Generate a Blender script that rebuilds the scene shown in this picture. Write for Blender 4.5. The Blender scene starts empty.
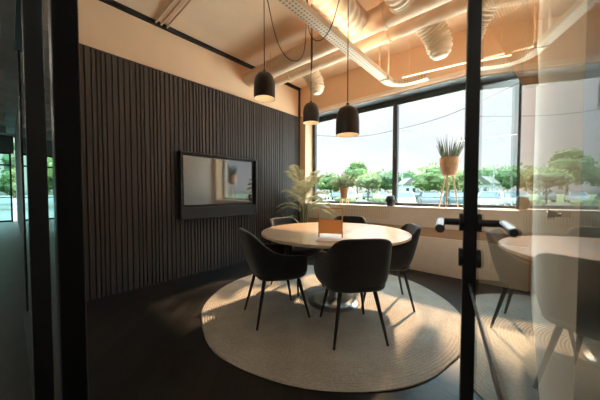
import bpy, bmesh, math, random
from mathutils import Vector, Matrix, noise
R = math.radians
random.seed(7)
SC = bpy.context.scene
COL = SC.collection

# ------------------------------------------------------------------ materials
def new_mat(name):
    m = bpy.data.materials.new(name); m.use_nodes = True
    nt = m.node_tree
    return m, nt, nt.nodes, nt.links, nt.nodes['Principled BSDF']

def mat(name, col, rough=0.6, metal=0.0, var=0.0, vscale=8.0, bump=0.0, bscale=60.0, spec=0.5, sheen=0.0, trans=0.0):
    m, nt, N, L, b = new_mat(name)
    b.inputs['Base Color'].default_value = (*col, 1)
    b.inputs['Roughness'].default_value = rough
    b.inputs['Metallic'].default_value = metal
    b.inputs['Specular IOR Level'].default_value = spec
    if sheen: b.inputs['Sheen Weight'].default_value = sheen
    tc = N.new('ShaderNodeTexCoord')
    if var:
        n = N.new('ShaderNodeTexNoise'); n.inputs['Scale'].default_value = vscale; n.inputs['Detail'].default_value = 4
        r = N.new('ShaderNodeValToRGB')
        r.color_ramp.elements[0].position = 0.3; r.color_ramp.elements[1].position = 0.7
        r.color_ramp.elements[0].color = (*[c*(1-var) for c in col], 1)
        r.color_ramp.elements[1].color = (*[min(1, c*(1+var)) for c in col], 1)
        L.new(tc.outputs['Object'], n.inputs['Vector']); L.new(n.outputs['Fac'], r.inputs['Fac'])
        L.new(r.outputs['Color'], b.inputs['Base Color'])
    if bump:
        n2 = N.new('ShaderNodeTexNoise'); n2.inputs['Scale'].default_value = bscale; n2.inputs['Detail'].default_value = 3
        bp = N.new('ShaderNodeBump'); bp.inputs['Strength'].default_value = bump; bp.inputs['Distance'].default_value = 0.01
        L.new(tc.outputs['Object'], n2.inputs['Vector']); L.new(n2.outputs['Fac'], bp.inputs['Height'])
        L.new(bp.outputs['Normal'], b.inputs['Normal'])
    if trans:
        t = N.new('ShaderNodeBsdfTranslucent'); t.inputs['Color'].default_value = (*[min(1, c*1.6) for c in col], 1)
        mx = N.new('ShaderNodeMixShader'); mx.inputs[0].default_value = trans
        L.new(b.outputs[0], mx.inputs[1]); L.new(t.outputs[0], mx.inputs[2])
        L.new(mx.outputs[0], N['Material Output'].inputs['Surface'])
    return m

def glass_mat(name, tint, refl=(1, 1, 1)):
    """clear sheet glass: transparent with a Schlick mirror on each face"""
    m, nt, N, L, b = new_mat(name); N.remove(b)
    tr = N.new('ShaderNodeBsdfTransparent'); tr.inputs['Color'].default_value = (*tint, 1)
    gl = N.new('ShaderNodeBsdfGlossy'); gl.inputs['Roughness'].default_value = 0.0; gl.inputs['Color'].default_value = (*refl, 1)
    lw = N.new('ShaderNodeLayerWeight'); lw.inputs['Blend'].default_value = 0.5
    p = N.new('ShaderNodeMath'); p.operation = 'POWER'; p.inputs[1].default_value = 5
    s = N.new('ShaderNodeMath'); s.operation = 'MULTIPLY_ADD'; s.inputs[1].default_value = 1.10; s.inputs[2].default_value = 0.06; s.use_clamp = True
    mx = N.new('ShaderNodeMixShader')
    ge = N.new('ShaderNodeNewGeometry'); iv = N.new('ShaderNodeMath'); iv.operation = 'SUBTRACT'; iv.inputs[0].default_value = 1.0
    fr = N.new('ShaderNodeMath'); fr.operation = 'MULTIPLY'      # only the coated outer face of each side mirrors
    L.new(ge.outputs['Backfacing'], iv.inputs[1]); L.new(iv.outputs[0], fr.inputs[1])
    L.new(lw.outputs['Facing'], p.inputs[0]); L.new(p.outputs[0], s.inputs[0]); L.new(s.outputs[0], fr.inputs[0]); L.new(fr.outputs[0], mx.inputs[0])
    L.new(tr.outputs[0], mx.inputs[1]); L.new(gl.outputs[0], mx.inputs[2])
    L.new(mx.outputs[0], N['Material Output'].inputs['Surface'])
    return m

def emit_mat(name, col, s):
    m, nt, N, L, b = new_mat(name)
    b.inputs['Base Color'].default_value = (*col, 1)
    b.inputs['Emission Color'].default_value = (*col, 1)
    b.inputs['Emission Strength'].default_value = s
    return m

def wood_mat(name, c1, c2, rough=0.35, scale=1.0, axis='X'):
    m, nt, N, L, b = new_mat(name)
    tc = N.new('ShaderNodeTexCoord'); mp = N.new('ShaderNodeMapping')
    mp.inputs['Scale'].default_value = (1.2*scale, 14*scale, 14*scale) if axis == 'X' else (14*scale, 14*scale, 1.2*scale)
    n = N.new('ShaderNodeTexNoise'); n.inputs['Scale'].default_value = 2.2; n.inputs['Detail'].default_value = 6; n.inputs['Distortion'].default_value = 0.6
    r = N.new('ShaderNodeValToRGB')
    r.color_ramp.elements[0].position = 0.32; r.color_ramp.elements[1].position = 0.68
    r.color_ramp.elements[0].color = (*c1, 1); r.color_ramp.elements[1].color = (*c2, 1)
    L.new(tc.outputs['Object'], mp.inputs[0]); L.new(mp.outputs[0], n.inputs['Vector'])
    L.new(n.outputs['Fac'], r.inputs[0]); L.new(r.outputs[0], b.inputs['Base Color'])
    b.inputs['Roughness'].default_value = rough
    return m

def floor_mat():
    m, nt, N, L, b = new_mat('dark_oak_floor')
    tc = N.new('ShaderNodeTexCoord'); mp = N.new('ShaderNodeMapping'); mp.inputs['Rotation'].default_value = (0, 0, R(45))
    br = N.new('ShaderNodeTexBrick'); br.inputs['Scale'].default_value = 1.0
    br.inputs['Brick Width'].default_value = 0.62; br.inputs['Row Height'].default_value = 0.105
    br.inputs['Mortar Size'].default_value = 0.0018; br.inputs['Bias'].default_value = 0.0
    br.inputs['Color1'].default_value = (0.012, 0.0115, 0.011, 1); br.inputs['Color2'].default_value = (0.025, 0.022, 0.021, 1)
    br.inputs['Mortar'].default_value = (0.004, 0.004, 0.004, 1)
    n = N.new('ShaderNodeTexNoise'); n.inputs['Scale'].default_value = 6; n.inputs['Detail'].default_value = 6
    mp2 = N.new('ShaderNodeMapping'); mp2.inputs['Rotation'].default_value = (0, 0, R(45)); mp2.inputs['Scale'].default_value = (1, 9, 1)
    mx = N.new('ShaderNodeMix'); mx.data_type = 'RGBA'; mx.blend_type = 'MULTIPLY'; mx.inputs[0].default_value = 0.6
    L.new(tc.outputs['Object'], mp.inputs[0]); L.new(mp.outputs[0], br.inputs['Vector'])
    L.new(tc.outputs['Object'], mp2.inputs[0]); L.new(mp2.outputs[0], n.inputs['Vector'])
    L.new(br.outputs['Color'], mx.inputs[6]); L.new(n.outputs['Color'], mx.inputs[7])
    L.new(mx.outputs[2], b.inputs['Base Color'])
    b.inputs['Roughness'].default_value = 0.42; b.inputs['Specular IOR Level'].default_value = 0.3
    bp = N.new('ShaderNodeBump'); bp.inputs['Strength'].default_value = 0.25; bp.inputs['Distance'].default_value = 0.004
    L.new(n.outputs['Fac'], bp.inputs['Height']); L.new(bp.outputs[0], b.inputs['Normal'])
    return m

def rug_mat():
    m, nt, N, L, b = new_mat('braided_jute')
    tc = N.new('ShaderNodeTexCoord')
    ln = N.new('ShaderNodeVectorMath'); ln.operation = 'LENGTH'
    k = N.new('ShaderNodeMath'); k.operation = 'MULTIPLY'; k.inputs[1].default_value = 2*math.pi/0.022
    s = N.new('ShaderNodeMath'); s.operation = 'SINE'
    n = N.new('ShaderNodeTexNoise'); n.inputs['Scale'].default_value = 70; n.inputs['Detail'].default_value = 4
    n2 = N.new('ShaderNodeTexNoise'); n2.inputs['Scale'].default_value = 3.5; n2.inputs['Detail'].default_value = 5
    r = N.new('ShaderNodeValToRGB')
    r.color_ramp.elements[0].position = 0.3; r.color_ramp.elements[1].position = 0.7
    r.color_ramp.elements[0].color = (0.27, 0.245, 0.215, 1); r.color_ramp.elements[1].color = (0.47, 0.435, 0.385, 1)
    ad = N.new('ShaderNodeMath'); ad.operation = 'ADD'
    md = N.new('ShaderNodeMath'); md.operation = 'MULTIPLY_ADD'; md.inputs[1].default_value = 0.5; md.inputs[2].default_value = 0.0
    L.new(tc.outputs['Object'], ln.inputs[0]); L.new(ln.outputs['Value'], k.inputs[0]); L.new(k.outputs[0], s.inputs[0])
    L.new(tc.outputs['Object'], n.inputs['Vector']); L.new(tc.outputs['Object'], n2.inputs['Vector'])
    L.new(n.outputs['Fac'], ad.inputs[0]); L.new(n2.outputs['Fac'], ad.inputs[1]); L.new(ad.outputs[0], md.inputs[0])
    L.new(md.outputs[0], r.inputs[0]); L.new(r.outputs[0], b.inputs['Base Color'])
    hs = N.new('ShaderNodeMath'); hs.operation = 'MULTIPLY_ADD'; hs.inputs[1].default_value = 0.5
    L.new(s.outputs[0], hs.inputs[0]); L.new(n.outputs['Fac'], hs.inputs[2])
    bp = N.new('ShaderNodeBump'); bp.inputs['Strength'].default_value = 0.65; bp.inputs['Distance'].default_value = 0.005
    L.new(hs.outputs[0], bp.inputs['Height']); L.new(bp.outputs[0], b.inputs['Normal'])
    b.inputs['Roughness'].default_value = 0.95; b.inputs['Specular IOR Level'].default_value = 0.15
    return m

def perforated_mat():
    m, nt, N, L, b = new_mat('perforated_steel')
    tc = N.new('ShaderNodeTexCoord'); mp = N.new('ShaderNodeMapping'); mp.inputs['Scale'].default_value = (28, 28, 28)
    v = N.new('ShaderNodeTexVoronoi'); v.inputs['Randomness'].default_value = 0.0; v.inputs['Scale'].default_value = 1.0
    r = N.new('ShaderNodeValToRGB'); r.color_ramp.interpolation = 'CONSTANT'
    r.color_ramp.elements[0].position = 0; r.color_ramp.elements[0].color = (0.34, 0.23, 0.15, 1)
    r.color_ramp.elements[1].position = 0.3; r.color_ramp.elements[1].color = (0.72, 0.56, 0.40, 1)
    L.new(tc.outputs['Object'], mp.inputs[0]); L.new(mp.outputs[0], v.inputs['Vector'])
    L.new(v.outputs['Distance'], r.inputs[0]); L.new(r.outputs[0], b.inputs['Base Color'])
    b.inputs['Roughness'].default_value = 0.5
    return m

M = {}
M['floor'] = floor_mat()
M['rug'] = rug_mat()
M['plaster'] = mat('peach_plaster', (0.84, 0.58, 0.385), 0.85, var=0.03, vscale=3, bump=0.05)
M['ceil'] = mat('peach_ceiling', (0.84, 0.63, 0.45), 0.9, var=0.06, vscale=2.5, bump=0.1, bscale=15)
M['duct'] = mat('painted_duct', (0.74, 0.55, 0.39), 0.45, var=0.04)
M['flex'] = mat('flexible_duct_sleeve', (0.80, 0.66, 0.50), 0.4, bump=0.3, bscale=25)
M['tray'] = perforated_mat()
M['tray_plain'] = mat('galvanised_strut', (0.74, 0.58, 0.42), 0.45)
M['wallwhite'] = mat('cream_wall', (0.92, 0.80, 0.70), 0.8, var=0.02, bump=0.04)
M['casing'] = mat('cream_casing', (0.88, 0.76, 0.65), 0.55, var=0.03)
M['recess'] = mat('shaded_recess', (0.62, 0.42, 0.29), 0.7)  # shade of the casing recess painted in as a darker tan
M['sill'] = mat('white_sill', (0.82, 0.70, 0.60), 0.35)
M['slat'] = mat('charcoal_slat', (0.062, 0.051, 0.048), 0.36)
M['groove'] = mat('groove_felt', (0.008, 0.007, 0.007), 0.9)
M['blackmetal'] = mat('black_powder_coat', (0.012, 0.012, 0.013), 0.38)
M['frame'] = mat('graphite_frame', (0.060, 0.068, 0.074), 0.4)
M['officewall'] = mat('dark_office_wall', (0.28, 0.285, 0.275), 0.8)
M['officeceil'] = mat('grey_office_ceiling', (0.78, 0.79, 0.76), 0.9, var=0.15, vscale=2)
M['glass'] = glass_mat('clear_glass', (0.95, 0.98, 0.97))
M['doorglass'] = glass_mat('door_glass', (0.94, 0.975, 0.96), (0.98, 1.0, 0.99))
M['officeglass'] = glass_mat('tinted_glass', (0.66, 0.86, 0.80))
M['chrome'] = mat('chrome', (0.75, 0.76, 0.78), 0.12, 1.0)
M['velvet'] = mat('black_velvet', (0.014, 0.013, 0.013), 0.75, var=0.25, vscale=12, sheen=0.25, spec=0.25)
M['leg'] = mat('black_leg', (0.014, 0.013, 0.013), 0.4)
M['tabletop'] = wood_mat('light_oak_top', (0.58, 0.37, 0.20), (0.68, 0.46, 0.27), 0.3, 0.7)
M['tableedge'] = wood_mat('pale_edge', (0.66, 0.50, 0.34), (0.74, 0.58, 0.42), 0.4, 0.7)
M['basemetal'] = mat('dark_brushed_steel', (0.30, 0.32, 0.33), 0.28, 0.9)
M['shade'] = mat('bronze_black_shade', (0.028, 0.022, 0.019), 0.42)
M['shadein'] = mat('cream_shade_lining', (0.85, 0.76, 0.60), 0.6)
M['bulb'] = emit_mat('warm_bulb', (1.0, 0.84, 0.64), 2.5)
M['fillglow'] = emit_mat('fill_diffuser', (1.0, 0.88, 0.74), 40.0)
M['strip'] = emit_mat('fill_light_strip', (1.0, 0.76, 0.52), 13.0)
M['tubeglow'] = emit_mat('warm_tube', (1.0, 0.80, 0.58), 1.6)
M['cord'] = mat('brown_cord', (0.05, 0.03, 0.02), 0.7)
M['screen'] = mat('screen_glass', (0.012, 0.011, 0.012), 0.06, spec=1.0)
M['tvbox'] = mat('charcoal_box', (0.020, 0.021, 0.022), 0.35)
M['soundbar'] = mat('speaker_cloth', (0.030, 0.030, 0.032), 0.55, bump=0.3, bscale=300)
M['honey'] = wood_mat('honey_wood', (0.66, 0.30, 0.11), (0.80, 0.40, 0.16), 0.4, 2.0, 'Z')
M['amber'] = mat('amber_panel', (0.74, 0.38, 0.17), 0.4, trans=0.4)
M['paper'] = mat('white_board', (0.80, 0.78, 0.74), 0.5)
M['paletimber'] = wood_mat('pale_beech', (0.62, 0.40, 0.24), (0.72, 0.50, 0.32), 0.45, 2.0, 'Z')
M['basket'] = mat('woven_basket', (0.58, 0.36, 0.22), 0.8, var=0.15, vscale=30, bump=0.4, bscale=120)
M['terracotta'] = mat('terracotta', (0.55, 0.30, 0.18), 0.75, var=0.08)
M['darkpot'] = mat('black_pot', (0.02, 0.02, 0.022), 0.45)
M['soil'] = mat('soil', (0.03, 0.02, 0.014), 0.95)
M['palm'] = mat('pale_palm_leaf', (0.40, 0.40, 0.27), 0.55, var=0.35, vscale=3, trans=0.3)
M['leafdark'] = mat('dark_leaf', (0.05, 0.09, 0.045), 0.5, var=0.3, vscale=6, trans=0.15)
M['leafgrey'] = mat('grey_green_leaf', (0.24, 0.28, 0.19), 0.5, var=0.3, vscale=8, trans=0.2)
M['leafrust'] = mat('rust_leaf_tip', (0.42, 0.20, 0.10), 0.6)
M['stem'] = mat('plant_stem', (0.17, 0.16, 0.09), 0.7)
M['bamboo'] = mat('bamboo_strip', (0.66, 0.44, 0.26), 0.6)
# outdoors
M['paving'] = mat('bounce_paving', (0.86, 0.80, 0.72), 0.9, var=0.05, vscale=1.0)
M['asphalt'] = mat('asphalt', (0.085, 0.09, 0.095), 0.9, var=0.1, vscale=0.5)
M['lawn'] = mat('lawn', (0.075, 0.125, 0.04), 0.9, var=0.3, vscale=1.2)
M['trunk'] = mat('bark', (0.07, 0.05, 0.035), 0.9)
for nm, c in (('tree_a', (0.11, 0.165, 0.055)), ('tree_b', (0.13, 0.185, 0.06)), ('tree_c', (0.095, 0.155, 0.07)), ('tree_d', (0.16, 0.20, 0.08))):
    M[nm] = mat(nm+'_foliage', c, 0.8, var=0.45, vscale=0.9, trans=0.35)
for nm, c in (('white', (0.46, 0.46, 0.465)), ('silver', (0.14, 0.15, 0.155)), ('graphite', (0.025, 0.028, 0.03)), ('blue', (0.03, 0.06, 0.10)), ('teal', (0.05, 0.10, 0.105))):
    M['car_'+nm] = mat('car_paint_'+nm, c, 0.25, 0.1)
M['carglass'] = mat('car_window', (0.03, 0.04, 0.045), 0.1)
M['tyre'] = mat('tyre', (0.015, 0.015, 0.015), 0.8)
M['render'] = mat('white_render', (0.36, 0.355, 0.35), 0.9)
M['tile'] = mat('grey_roof', (0.12, 0.11, 0.11), 0.8)
M['pole'] = mat('lamp_pole_grey', (0.34, 0.35, 0.36), 0.5)

# ------------------------------------------------------------------ mesh helpers
class MB:
    def __init__(s): s.bm = bmesh.new()
    def face(s, vs):
        try: s.bm.faces.new(vs)
        except ValueError: pass
    def box(s, a, b, T=None):
        v = [Vector((x, y, z)) for z in (a[2], b[2]) for y in (a[1], b[1]) for x in (a[0], b[0])]
        if T: v = [T @ p for p in v]
        v = [s.bm.verts.new(p) for p in v]
        for f in ((0, 2, 3, 1), (4, 5, 7, 6), (0, 1, 5, 4), (2, 6, 7, 3), (0, 4, 6, 2), (1, 3, 7, 5)):
            s.face([v[i] for i in f])
        return s
    def tube(s, pts, rad, n=10, cap=True):
        pts = [Vector(p) for p in pts]
        if not hasattr(rad, '__len__'): rad = [rad]*len(pts)
        rings = []; up = None
        for i, p in enumerate(pts):
            t = (pts[min(i+1, len(pts)-1)] - pts[max(i-1, 0)]).normalized()
            if up is None:
                up = Vector((0, 0, 1)) if abs(t.z) < 0.9 else Vector((1, 0, 0))
            x = t.cross(up).normalized(); y = x.cross(t).normalized(); up = y
            rings.append([s.bm.verts.new(p + (x*math.cos(2*math.pi*k/n) + y*math.sin(2*math.pi*k/n))*rad[i]) for k in range(n)])
        for a, b in zip(rings, rings[1:]):
            for k in range(n): s.face([a[k], a[(k+1) % n], b[(k+1) % n], b[k]])
        if cap:
            s.face(list(reversed(rings[0]))); s.face(rings[-1])
        return s
    def lathe(s, prof, n=32, c=(0, 0, 0), cap0=True, cap1=True, wob=0):
        rings = []
        for r, z in prof:
            rings.append([s.bm.verts.new((c[0]+r*math.cos(2*math.pi*k/n), c[1]+r*math.sin(2*math.pi*k/n), c[2]+z)) for k in range(n)])
        for a, b in zip(rings, rings[1:]):
            for k in range(n): s.face([a[k], a[(k+1) % n], b[(k+1) % n], b[k]])
        if cap0: s.face(list(reversed(rings[0])))
        if cap1: s.face(rings[-1])
        return s
    def grid(s, rows, closed=False):
        vs = [[s.bm.verts.new(p) for p in r] for r in rows]
        for a, b in zip(vs, vs[1:]):
            k = len(a)
            for i in range(k if closed else k-1): s.face([a[i], a[(i+1) % k], b[(i+1) % k], b[i]])
        return vs
    def blob(s, c, r, amp=0.25, freq=1.0, sub=3, sz=1.0):
        res = bmesh.ops.create_icosphere(s.bm, subdivisions=sub, radius=1.0)
        off = Vector((random.random()*50, random.random()*50, random.random()*50))
        for v in res['verts']:
            d = v.co.normalized()
            k = 1 + amp*noise.noise(d*2.2*freq + off) + amp*0.7*noise.noise(d*6*freq + off)
            v.co = Vector(c) + Vector((d.x*r, d.y*r, d.z*r*sz))*k
        return s
    def leaf(s, p, d, ln, w, nrm=None, bend=0.0):
        d = d.normalized(); nrm = nrm or Vector((0, 0, 1))
        x = d.cross(nrm)
        if x.length < 1e-3: x = d.cross(Vector((1, 0, 0)))
        x.normalize(); up = x.cross(d)
        a = s.bm.verts.new(p); m1 = p + d*ln*0.45 + up*bend*0.2
        b = s.bm.verts.new(m1 + x*w*0.5); c = s.bm.verts.new(m1 - x*w*0.5)
        e = s.bm.verts.new(p + d*ln - up*bend)
        s.face([a, b, e]); s.face([a, e, c])
        return s
    def build(s, name, m, parent=None, smooth=False, bevel=0.0, subsurf=0, solid=0.0, loc=None, auto=None):
        bmesh.ops.recalc_face_normals(s.bm, faces=s.bm.faces[:])
        me = bpy.data.meshes.new(name); s.bm.to_mesh(me); s.bm.free()
        o = bpy.data.objects.new(name, me); COL.objects.link(o)
        me.materials.append(m)
        if smooth:
            for p in me.polygons: p.use_smooth = True
        if auto:
            try: me.set_sharp_from_angle(angle=R(auto))
            except Exception: pass
        if parent: o.parent = parent
        if loc: o.location = loc
        if solid:
            q = o.modifiers.new('solid', 'SOLIDIFY'); q.thickness = solid; q.offset = 0
        if bevel:
            q = o.modifiers.new('bevel', 'BEVEL'); q.width = bevel; q.segments = 2; q.limit_method = 'ANGLE'
        if subsurf:
            q = o.modifiers.new('sub', 'SUBSURF'); q.levels = subsurf; q.render_levels = subsurf
        return o

def tag(o, label, cat, group=None, kind=None):
    o['label'] = label; o['category'] = cat
    if group: o['group'] = group
    if kind: o['kind'] = kind
    return o
def struct(o, label=None, cat=None):
    o['kind'] = 'structure'
    if label: o['label'] = label
    if cat: o['category'] = cat
    return o
def empty(name, loc, rz=0.0):
    o = bpy.data.objects.new(name, None); COL.objects.link(o)
    o.location = loc; o.rotation_euler = (0, 0, rz); o.empty_display_size = 0.1
    return o
def copy_tree(o, parent=None):
    c = o.copy(); COL.objects.link(c); c.parent = parent
    for ch in list(o.children): copy_tree(ch, c)
    return c
def smooth_path(pts, n=8):
    P = [Vector(p) for p in pts]; out = []
    for i in range(len(P)-1):
        p0, p1, p2, p3 = P[max(i-1, 0)], P[i], P[i+1], P[min(i+2, len(P)-1)]
        for k in range(n):
            t = k/n
            out.append(0.5*((2*p1) + (p2-p0)*t + (2*p0-5*p1+4*p2-p3)*t*t + (3*p1-p0-3*p2+p3)*t**3))
    out.append(P[-1]); return out

# ------------------------------------------------------------------ dimensions
LX, RX, WY = -3.42, 0.10, 3.93          # left cladding face, right wall face, window wall face
FY = 0.09                               # glazed front of the meeting room
CZ = 3.25
WX0, WX1, WZ0, WZ1 = -3.285, -0.015, 0.93, 2.655

# ------------------------------------------------------------------ room shell
b = MB(); b.box((-15.2, -3.1, -0.25), (1.6, 4.28, 0.0)); struct(b.build('floor', M['floor']), 'very dark oak plank floor of the meeting room and office', 'floor')
b = MB(); b.box((-3.62, 0.0, CZ), (0.3, 4.28, CZ+0.2)); struct(b.build('ceiling', M['ceil']), 'peach painted bare slab ceiling over the meeting room', 'ceiling')
b = MB(); b.box((-15.2, -3.1, 3.3), (1.6, 0.0, 3.45)); b.box((-15.2, 0.0, 3.3), (-3.62, 4.2, 3.45))
for x in (-13, -11, -9, -7, -5, -3, -1): b.box((x, -3.1, 3.08), (x+0.2, -0.02, 3.3))
struct(b.build('ceiling_office', M['officeceil']), 'dim grey beamed ceiling of the open office', 'ceiling')

# left wall: plaster with slatted cladding below
b = MB(); b.box((LX-0.18, FY+0.03, 0.0), (LX-0.03, 4.28, 3.3))
wl = struct(b.build('wall_left', M['plaster']), 'peach plaster wall above the dark slats', 'wall')
b = MB(); b.box((LX-0.03, FY+0.0, 0.0), (LX-0.018, WY, 2.65)); b.build('backing_board', M['groove'], wl)
b = MB(); y = FY+0.005; rs = random.Random(3)
pat = [0.027, 0.029, 0.042, 0.043, 0.041, 0.043, 0.049, 0.030, 0.028, 0.043, 0.029]
i = 0
while y < WY-0.03:
    w = pat[i % len(pat)]; w = min(w, WY-0.002-y)
    b.box((LX-0.018, y, 0.0), (LX+0.006, y+w, 2.65)); y += w+0.013; i += 1
b.build('slat_cladding', M['slat'], wl)
b = MB(); b.box((LX-0.018, FY, 2.65), (LX+0.006, WY, 2.662)); b.build('cladding_cap', M['slat'], wl)
b = MB(); b.box((LX-0.03, FY, 3.20), (LX+0.01, WY, 3.25)); b.box((LX-0.03, WY-0.025, 2.66), (LX+0.0, WY, 3.20))
struct(b.build('trim_1', M['blackmetal']), 'black shadow gap strip along the top of the left wall', 'trim')
# right wall
b = MB(); b.box((RX, 0.05, 0.0), (RX+0.15, 4.28, 3.3)); struct(b.build('wall_right', M['wallwhite']), 'plain cream right wall behind the glass door', 'wall')
b = MB(); b.box((RX-0.012, 0.10, 0.0), (RX, 0.74, 2.42)); struct(b.build('trim_2', M['blackmetal']), 'black panel at the front end of the right wall', 'trim')
b = MB(); b.box((LX-0.19, FY-0.01, 0.0), (LX+0.0, FY+0.03, 3.3)); struct(b.build('trim_4', M['blackmetal']), 'black end cap where the slatted wall meets the glass front', 'trim')
# window wall
for a_, c_, lab in (((-3.62, WY, 0.0), (0.25, 4.28, WZ0-0.04), 'wall below the wide window'), ((-3.62, WY, WZ1), (0.25, 4.28, 3.3), 'peach wall above the wide window'),
               ((-3.62, WY, WZ0-0.04), (WX0, 4.28, WZ1), 'narrow peach wall left of the wide window'), ((WX1, WY, WZ0-0.04), (0.25, 4.28, WZ1), 'narrow peach wall right of the wide window')):
    b = MB(); b.box(a_, c_); struct(b.build('wall_far', M['plaster']), lab, 'wall')
b = MB(); b.box((LX+0.03, WY-0.02, WZ1+0.015), (RX, WY, WZ1+0.075)); struct(b.build('trim_3', M['wallwhite']), 'pale band above the dark window head', 'trim')
# window frame
wn = empty('window_1', (0, 0, 0)); struct(wn, 'wide dark framed window onto the car park', 'window')
fy0, fy1 = 4.16, 4.22
b = MB()
b.box((WX0, fy0, WZ1-0.10), (WX1, fy1, WZ1)); b.box((WX0, fy0, WZ0-0.02), (WX1, fy1, WZ0+0.045))
b.box((WX0, fy0, WZ0), (WX0+0.07, fy1, WZ1)); b.box((WX1-0.032, fy0, WZ0), (WX1, fy1, WZ1))
b.box((WX0, WY+0.004, WZ1-0.006), (WX1, fy0, WZ1))
b.build('window_frame', M['frame'], wn, bevel=0.002)
b = MB(); b.box((-1.605, fy0-0.015, WZ0+0.04), (-1.53, fy1, WZ1-0.09)); b.build('mullion', M['frame'], wn, bevel=0.004)
b = MB(); b.box((WX0+0.07, 4.187, WZ0+0.045), (-1.605, 4.193, WZ1-0.10)); b.build('window_glass', M['glass'], wn)
b = MB(); b.box((-1.53, 4.187, WZ0+0.045), (WX1-0.032, 4.193, WZ1-0.10)); b.build('window_glass', M['glass'], wn)
# casing under the window with sill
cs = empty('convector_casing', (0, 0, 0)); tag(cs, 'long cream convector casing with a white sill under the window', 'casing')
b = MB(); b.box((LX+0.01, WY-0.04, WZ0-0.03), (RX-0.0005, WY, WZ0)); b.box((WX0, WY, WZ0-0.03), (WX1, 4.16, WZ0)); b.build('sill_board', M['sill'], cs, bevel=0.002)
b = MB(); b.box((LX+0.01, WY-0.034, 0.645), (RX-0.001, WY-0.001, WZ0-0.03)); b.build('upper_panel', M['casing'], cs, bevel=0.003)
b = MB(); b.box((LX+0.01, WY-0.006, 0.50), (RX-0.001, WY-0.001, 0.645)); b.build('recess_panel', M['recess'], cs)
b = MB()
for x0, x1 in ((-3.40, -2.3), (-2.296, -1.2), (-1.196, 0.08)): b.box((x0, WY-0.036, 0.0), (x1, WY-0.001, 0.51))
b.build('lower_panel', M['casing'], cs, bevel=0.004)
b = MB()
for k in range(34): b.box((-2.55+k*0.03, WY-0.038, 0.72), (-2.535+k*0.03, WY-0.034, 0.86))
b.build('air_grille', M['tableedge'], cs)

# glazed front of the room: posts, head, sidelight (runs from the door jamb to the slatted wall)
wf = empty('wall_front', (0, 0, 0)); struct(wf, 'black framed glass front left of the open door', 'glass partition')
b = MB(); b.box((-0.815, FY-0.023, 0.0), (-0.765, FY+0.023, 3.25)); b.build('jamb', M['blackmetal'], wf, bevel=0.003)
b = MB(); b.box((-1.70, FY-0.035, 0.0), (-1.65, FY+0.03, 3.25)); b.build('post', M['blackmetal'], wf, bevel=0.003)
b = MB(); b.box((-3.45, FY-0.03, 2.42), (0.10, FY+0.03, 2.48)); b.build('transom', M['blackmetal'], wf)
b = MB(); b.box((-3.45, FY-0.03, 0.0), (-0.80, FY+0.03, 0.05)); b.build('bottom_rail', M['blackmetal'], wf)
b = MB(); b.box((0.06, FY-0.03, 0.0), (0.10, FY+0.03, 2.45)); b.build('jamb', M['blackmetal'], wf)
b = MB(); b.box((-1.65, FY-0.003, 0.05), (-0.815, FY+0.003, 2.42)); b.build('glass_pane', M['doorglass'], wf)
b = MB(); b.box((-3.43, FY-0.003, 0.05), (-1.70, FY+0.003, 2.42)); b.build('glass_pane', M['doorglass'], wf)
b = MB(); b.box((-3.43, FY-0.003, 2.48), (0.10, FY+0.003, 3.25)); b.build('glass_pane', M['doorglass'], wf)

# open glass door, leaf local x runs from hinge (0) to the free stile (L)
DL = 0.82
dr = empty('door_1', (0.055, FY, 0.0), R(90+11.6)); struct(dr, 'black framed glass door standing open on the right', 'door')
b = MB(); b.box((DL-0.017, -0.02, 0.01), (DL+0.017, 0.02, 2.40)); b.build('stile', M['blackmetal'], dr, bevel=0.003)
b = MB(); b.box((0.0, -0.02, 0.01), (0.035, 0.02, 2.40)); b.build('stile', M['blackmetal'], dr, bevel=0.003)
b = MB(); b.box((0.035, -0.02, 2.36), (DL-0.022, 0.02, 2.40)); b.box((0.035, -0.02, 0.01), (DL-0.022, 0.02, 0.06)); b.build('rail', M['blackmetal'], dr)
b = MB(); b.box((0.035, -0.0055, 0.875), (DL-0.017, 0.0055, 0.885)); b.build('glazing_bar', M['blackmetal'], dr, bevel=0.002)
b = MB(); b.box((0.035, -0.003, 0.06), (DL-0.022, 0.003, 2.36)); b.build('glass_pane', M['doorglass'], dr)
for sgn in (-1, 1):
    b = MB()
    b.tube([(DL, sgn*0.019, 1.06), (DL, sgn*0.030, 1.06)], 0.027, 20)
    b.tube([(DL, sgn*0.019, 0.955), (DL, sgn*0.030, 0.955)], 0.027, 20)
    b.build('rosette', M['blackmetal'], dr, smooth=True, auto=40)
    b = MB(); b.tube(smooth_path([(DL, sgn*0.028, 1.06), (DL, sgn*0.055, 1.06), (DL-0.004, sgn*0.072, 1.06), (DL-0.02, sgn*0.078, 1.06)], 5), 0.0105, 12)
    b.build('lever_neck', M['blackmetal'], dr, smooth=True)
    b = MB(); b.tube([(DL-0.016, sgn*0.078, 1.06), (DL-0.120, sgn*0.079, 1.052)], 0.0118, 14)
    lv = b.build('lever', M['chrome'], dr, smooth=True, auto=40); lv['label'] = 'chrome lever grip'
# stop knob on the right wall
ds = empty('door_stop', (RX, 0.98, 1.09)); tag(ds, 'small chrome door stop knob on the cream right wall', 'door stop')
b = MB(); b.tube([(0, 0, 0), (-0.035, 0, 0)], 0.008, 12); b.build('stem', M['chrome'], ds, smooth=True)
b = MB(); b.tube([(-0.03, 0, 0), (-0.045, 0, 0)], 0.016, 16); b.build('knob', M['chrome'], ds, smooth=True, auto=40)

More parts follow.
